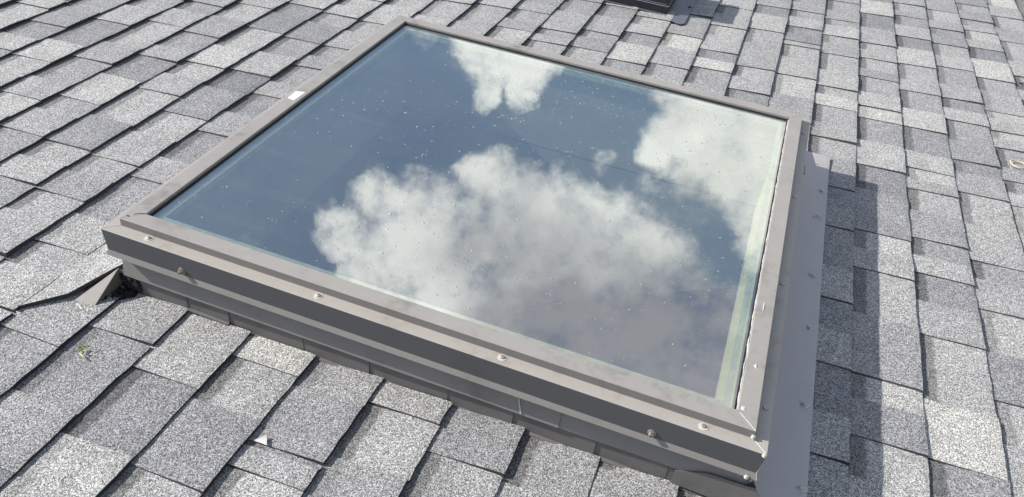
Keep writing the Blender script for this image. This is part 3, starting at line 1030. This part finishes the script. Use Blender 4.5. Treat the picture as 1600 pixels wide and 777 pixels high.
# white sealant at the foot of the wing and its thin trail
sb_ = MB()
for j in range(9):
    a = j / 8
    sb_.lump((-0.064 + 0.040 * a, -0.0865 - 0.004 * math.sin(a * 3) + rt.uniform(-0.002, 0.002), 0.0075), rt.uniform(0.003, 0.006), rt.uniform(0.002, 0.0035), 0.0035, j, 8, 3, 0.9)
sb_.build('sealant_smear', M_WHITE, fl_t, smooth=True)
MB().lump((-0.146, -0.150, 0.004), 0.010, 0.0025, 0.004, 4, 9, 3, 0.9).build('sealant_smear', M_WHITE, fl_t, smooth=True)
# scrape of white on the upper band
MB().sheet([(0.8250, -0.0072, 0.0910), (0.8275, -0.0075, 0.0895), (0.8375, -0.0112, 0.0530), (0.8345, -0.0112, 0.0525)], 0.0008, (0, -1, 0)).build('sealant_smear', M_WHITE, fl_t)
MB().sheet([(0.8190, -0.0078, 0.0850), (0.8210, -0.0078, 0.0840), (0.8280, -0.0072, 0.0900), (0.8265, -0.0072, 0.0915)], 0.0008, (0, -1, 0)).build('sealant_smear', M_CLEAR, fl_t)
# nail heads buried in clear sealant along the apron
for j, (x, y) in enumerate(((1.3050, 1.2805), (1.3280, 1.1368), (1.3239, 0.9966), (1.3245, 0.7243), (1.3263, 0.5261), (1.3310, 0.2836), (1.3378, 0.0745), (1.339, -0.10))):
    z_ = 0.0112
    db = MB()
    for q in range(4):
        db.lump((x + rt.uniform(-0.006, 0.006), y + rt.uniform(-0.004, 0.004), z_), rt.uniform(0.005, 0.009), rt.uniform(0.004, 0.007), rt.uniform(0.002, 0.004), q + j * 5, 12, 4, 0.5)
    so = db.build('sealant_dab', M_CLEAR, fl_t, smooth=True)
    MB().lathe((x, y, z_ + 0.003), [(0.0042, 0), (0.0042, 0.0016), (0.003, 0.0024)], 12).build('nail_head', M_SCREW, so, smooth=False)

# ---------------------------------------------------------------- roof vent beyond the skylight
vt = new_thing('roof_vent', 'black box roof vent on a grey base plate beyond the skylight', 'roof vent', (0.56, 2.36, 0.0))
pl = [(0.30, 2.205), (0.675, 2.200), (0.676, 2.168), (0.735, 2.140), (0.750, 2.146), (0.758, 2.165), (0.758, 2.68), (0.30, 2.68)]
MB().prism(pl, 0.0085, 0.0105).build('base_plate', M_VENT_PLATE, vt)
hx0, hx1, hy0, hy1 = 0.40, 0.676, 2.212, 2.455
MB().box(hx0, hx1, hy0, hy1, 0.0105, 0.040).build('plinth', M_VENT, vt)
hd = MB()
lo = [(hx0 + 0.012, hy0 + 0.014), (hx1 - 0.014, hy0 + 0.014), (hx1 - 0.014, hy1 - 0.014), (hx0 + 0.012, hy1 - 0.014)]
hi_ = [(hx0 + 0.03, hy0 + 0.03), (hx1 - 0.028, hy0 + 0.03), (hx1 - 0.028, hy1 - 0.03), (hx0 + 0.03, hy1 - 0.03)]
hd.add([(x, y, 0.040) for x, y in lo] + [(x, y, 0.150) for x, y in hi_],
       [(3, 2, 1, 0), (4, 5, 6, 7), (0, 1, 5, 4), (1, 2, 6, 5), (2, 3, 7, 6), (3, 0, 4, 7)]).build('vent_throat', M_VENT, vt)
hd = MB()
hd.prism([(hx0 - 0.01, hy0 + 0.01), (hx1 + 0.008, hy0 + 0.01), (hx1 + 0.008, hy1 - 0.01), (hx0 - 0.01, hy1 - 0.01)], 0.150, 0.178).build('hood', M_VENT, vt)
rim = MB()
rim.tube([(hx0, hy0, 0.0402), (hx1, hy0, 0.0402), (hx1, hy1, 0.0402)], 0.0016, 6)
rim.tube([(lo[0][0], lo[0][1] - 0.002, 0.0425), (lo[1][0] + 0.002, lo[1][1] - 0.002, 0.0425), (lo[2][0] + 0.002, lo[2][1], 0.0425)], 0.0013, 6)
rim.build('rim', painted_metal('pale_vent_edge', (0.22, 0.23, 0.26), rough=0.4), vt)  # edges paler than the black body
for x, y in ((0.745, 2.350), (0.40, 2.56), (0.745, 2.62)):
    MB().lathe((x, y, 0.0105), [(0.007, 0), (0.007, 0.002), (0.005, 0.003)], 12).build('nail_head', M_TAR, vt)
MB().lump((0.742, 2.143, 0.004), 0.016, 0.008, 0.006, 3, 10, 4, 0.5).build('sealant_dab', M_TAR, vt, smooth=True)

# ---------------------------------------------------------------- eave: drip edge and gutter
gt = new_thing('gutter', 'pale metal gutter with brown drip edge below the last shingle course', 'gutter', (EAVE + 0.06, 2.0, -0.10))
MB().add([(x, y, z) for y in (RY0, RY1) for x, z in ((EAVE - 0.02, -0.002), (EAVE + 0.022, -0.006), (EAVE + 0.026, -0.055), (EAVE + 0.023, -0.055), (EAVE + 0.018, -0.010), (EAVE - 0.02, -0.0035))],
         [(0, 1, 7, 6), (1, 2, 8, 7), (2, 3, 9, 8), (3, 4, 10, 9), (4, 5, 11, 10), (5, 0, 6, 11), (5, 4, 3, 2, 1, 0), (6, 7, 8, 9, 10, 11)]).build('drip_edge', M_DRIP, gt)
prof = [(0.028, -0.012), (0.030, -0.095), (0.105, -0.13), (0.135, -0.060), (0.125, -0.035), (0.108, -0.030), (0.108, -0.033), (0.122, -0.038), (0.131, -0.060), (0.103, -0.126), (0.034, -0.092), (0.031, -0.012)]
n = len(prof)
vs = [(EAVE + a, y, z) for y in (RY0, RY1) for a, z in prof]
MB().add(vs, [(q, (q + 1) % n, n + (q + 1) % n, n + q) for q in range(n)] + [tuple(range(n))[::-1], tuple(range(n, 2 * n))]).build('trough', M_GUTTER, gt)

# ---------------------------------------------------------------- litter lying on the shingles
# sprout
sp = new_thing('sprout', 'tiny green weed sprout lying on a dark shingle left of the skylight', 'weed', (0.042, -0.187, 0.008))
rs = random.Random(4)
for j in range(9):
    a = rs.uniform(0, 6.28)
    c = Vector((0.034 + rs.uniform(-0.005, 0.005), -0.178 + rs.uniform(-0.006, 0.006), 0.009 + rs.uniform(0, 0.006)))
    L, wd = rs.uniform(0.006, 0.010), rs.uniform(0.0018, 0.003)
    dv, sv = Vector((math.cos(a), math.sin(a), rs.uniform(0.1, 0.7))), Vector((-math.sin(a), math.cos(a), 0))
    MB().sheet([c, c + dv * L * 0.5 + sv * wd, c + dv * L, c + dv * L * 0.5 - sv * wd], 0.0004, (0, 0, 1)).build('leaf', M_LEAF, sp)
MB().tube([(0.034, -0.189, 0.010), (0.044, -0.193, 0.0115), (0.056, -0.196, 0.010)], [0.0012, 0.0016, 0.0008], 6).build('stem', M_STALK, sp, smooth=True)
MB().tube([(0.036, -0.182, 0.0085), (0.040, -0.186, 0.011), (0.037, -0.190, 0.010)], 0.0010, 6).build('stem', M_LEAF, sp, smooth=True)
# pale scrap
fe = MB()
tip = Vector((0.430, -0.226, 0.010))
fan = []
for j in range(7):
    a = j / 6
    fan.append(Vector((0.4445 + 0.012 * a, -0.2085 - 0.0185 * a, 0.0115 + (0.002 if j % 2 else 0.0))))
for j in range(6):
    fe.sheet([tip, fan[j], fan[j + 1]], 0.0005, (0, 0, 1))
props(fe.build('paper_scrap', M_FEATHER), 'small crumpled white scrap caught on a shingle edge in front of the skylight', 'scrap')
# rubber band
rb = [(1.906 + 0.021 * math.cos(a), 1.632 + 0.0225 * math.sin(a) + 0.004 * math.cos(2 * a), 0.0105 + 0.0006 * math.sin(3 * a)) for a in [2 * math.pi * j / 36 for j in range(36)]]
props(MB().tube(rb, 0.0022, 8, closed=True).build('rubber_band', M_RING, smooth=True), 'cream rubber band loop lying on the shingles right of the skylight', 'rubber band')
# curl of dark wire at the right
wr = [(2.035, 2.352, 0.012), (2.018, 2.345, 0.013), (2.006, 2.337, 0.012), (2.020, 2.328, 0.012), (2.034, 2.322, 0.012)]
props(MB().tube(wr, 0.0020, 6).build('bent_wire', M_TAR, smooth=True), 'bent dark wire lying on a shingle near the gutter', 'wire')
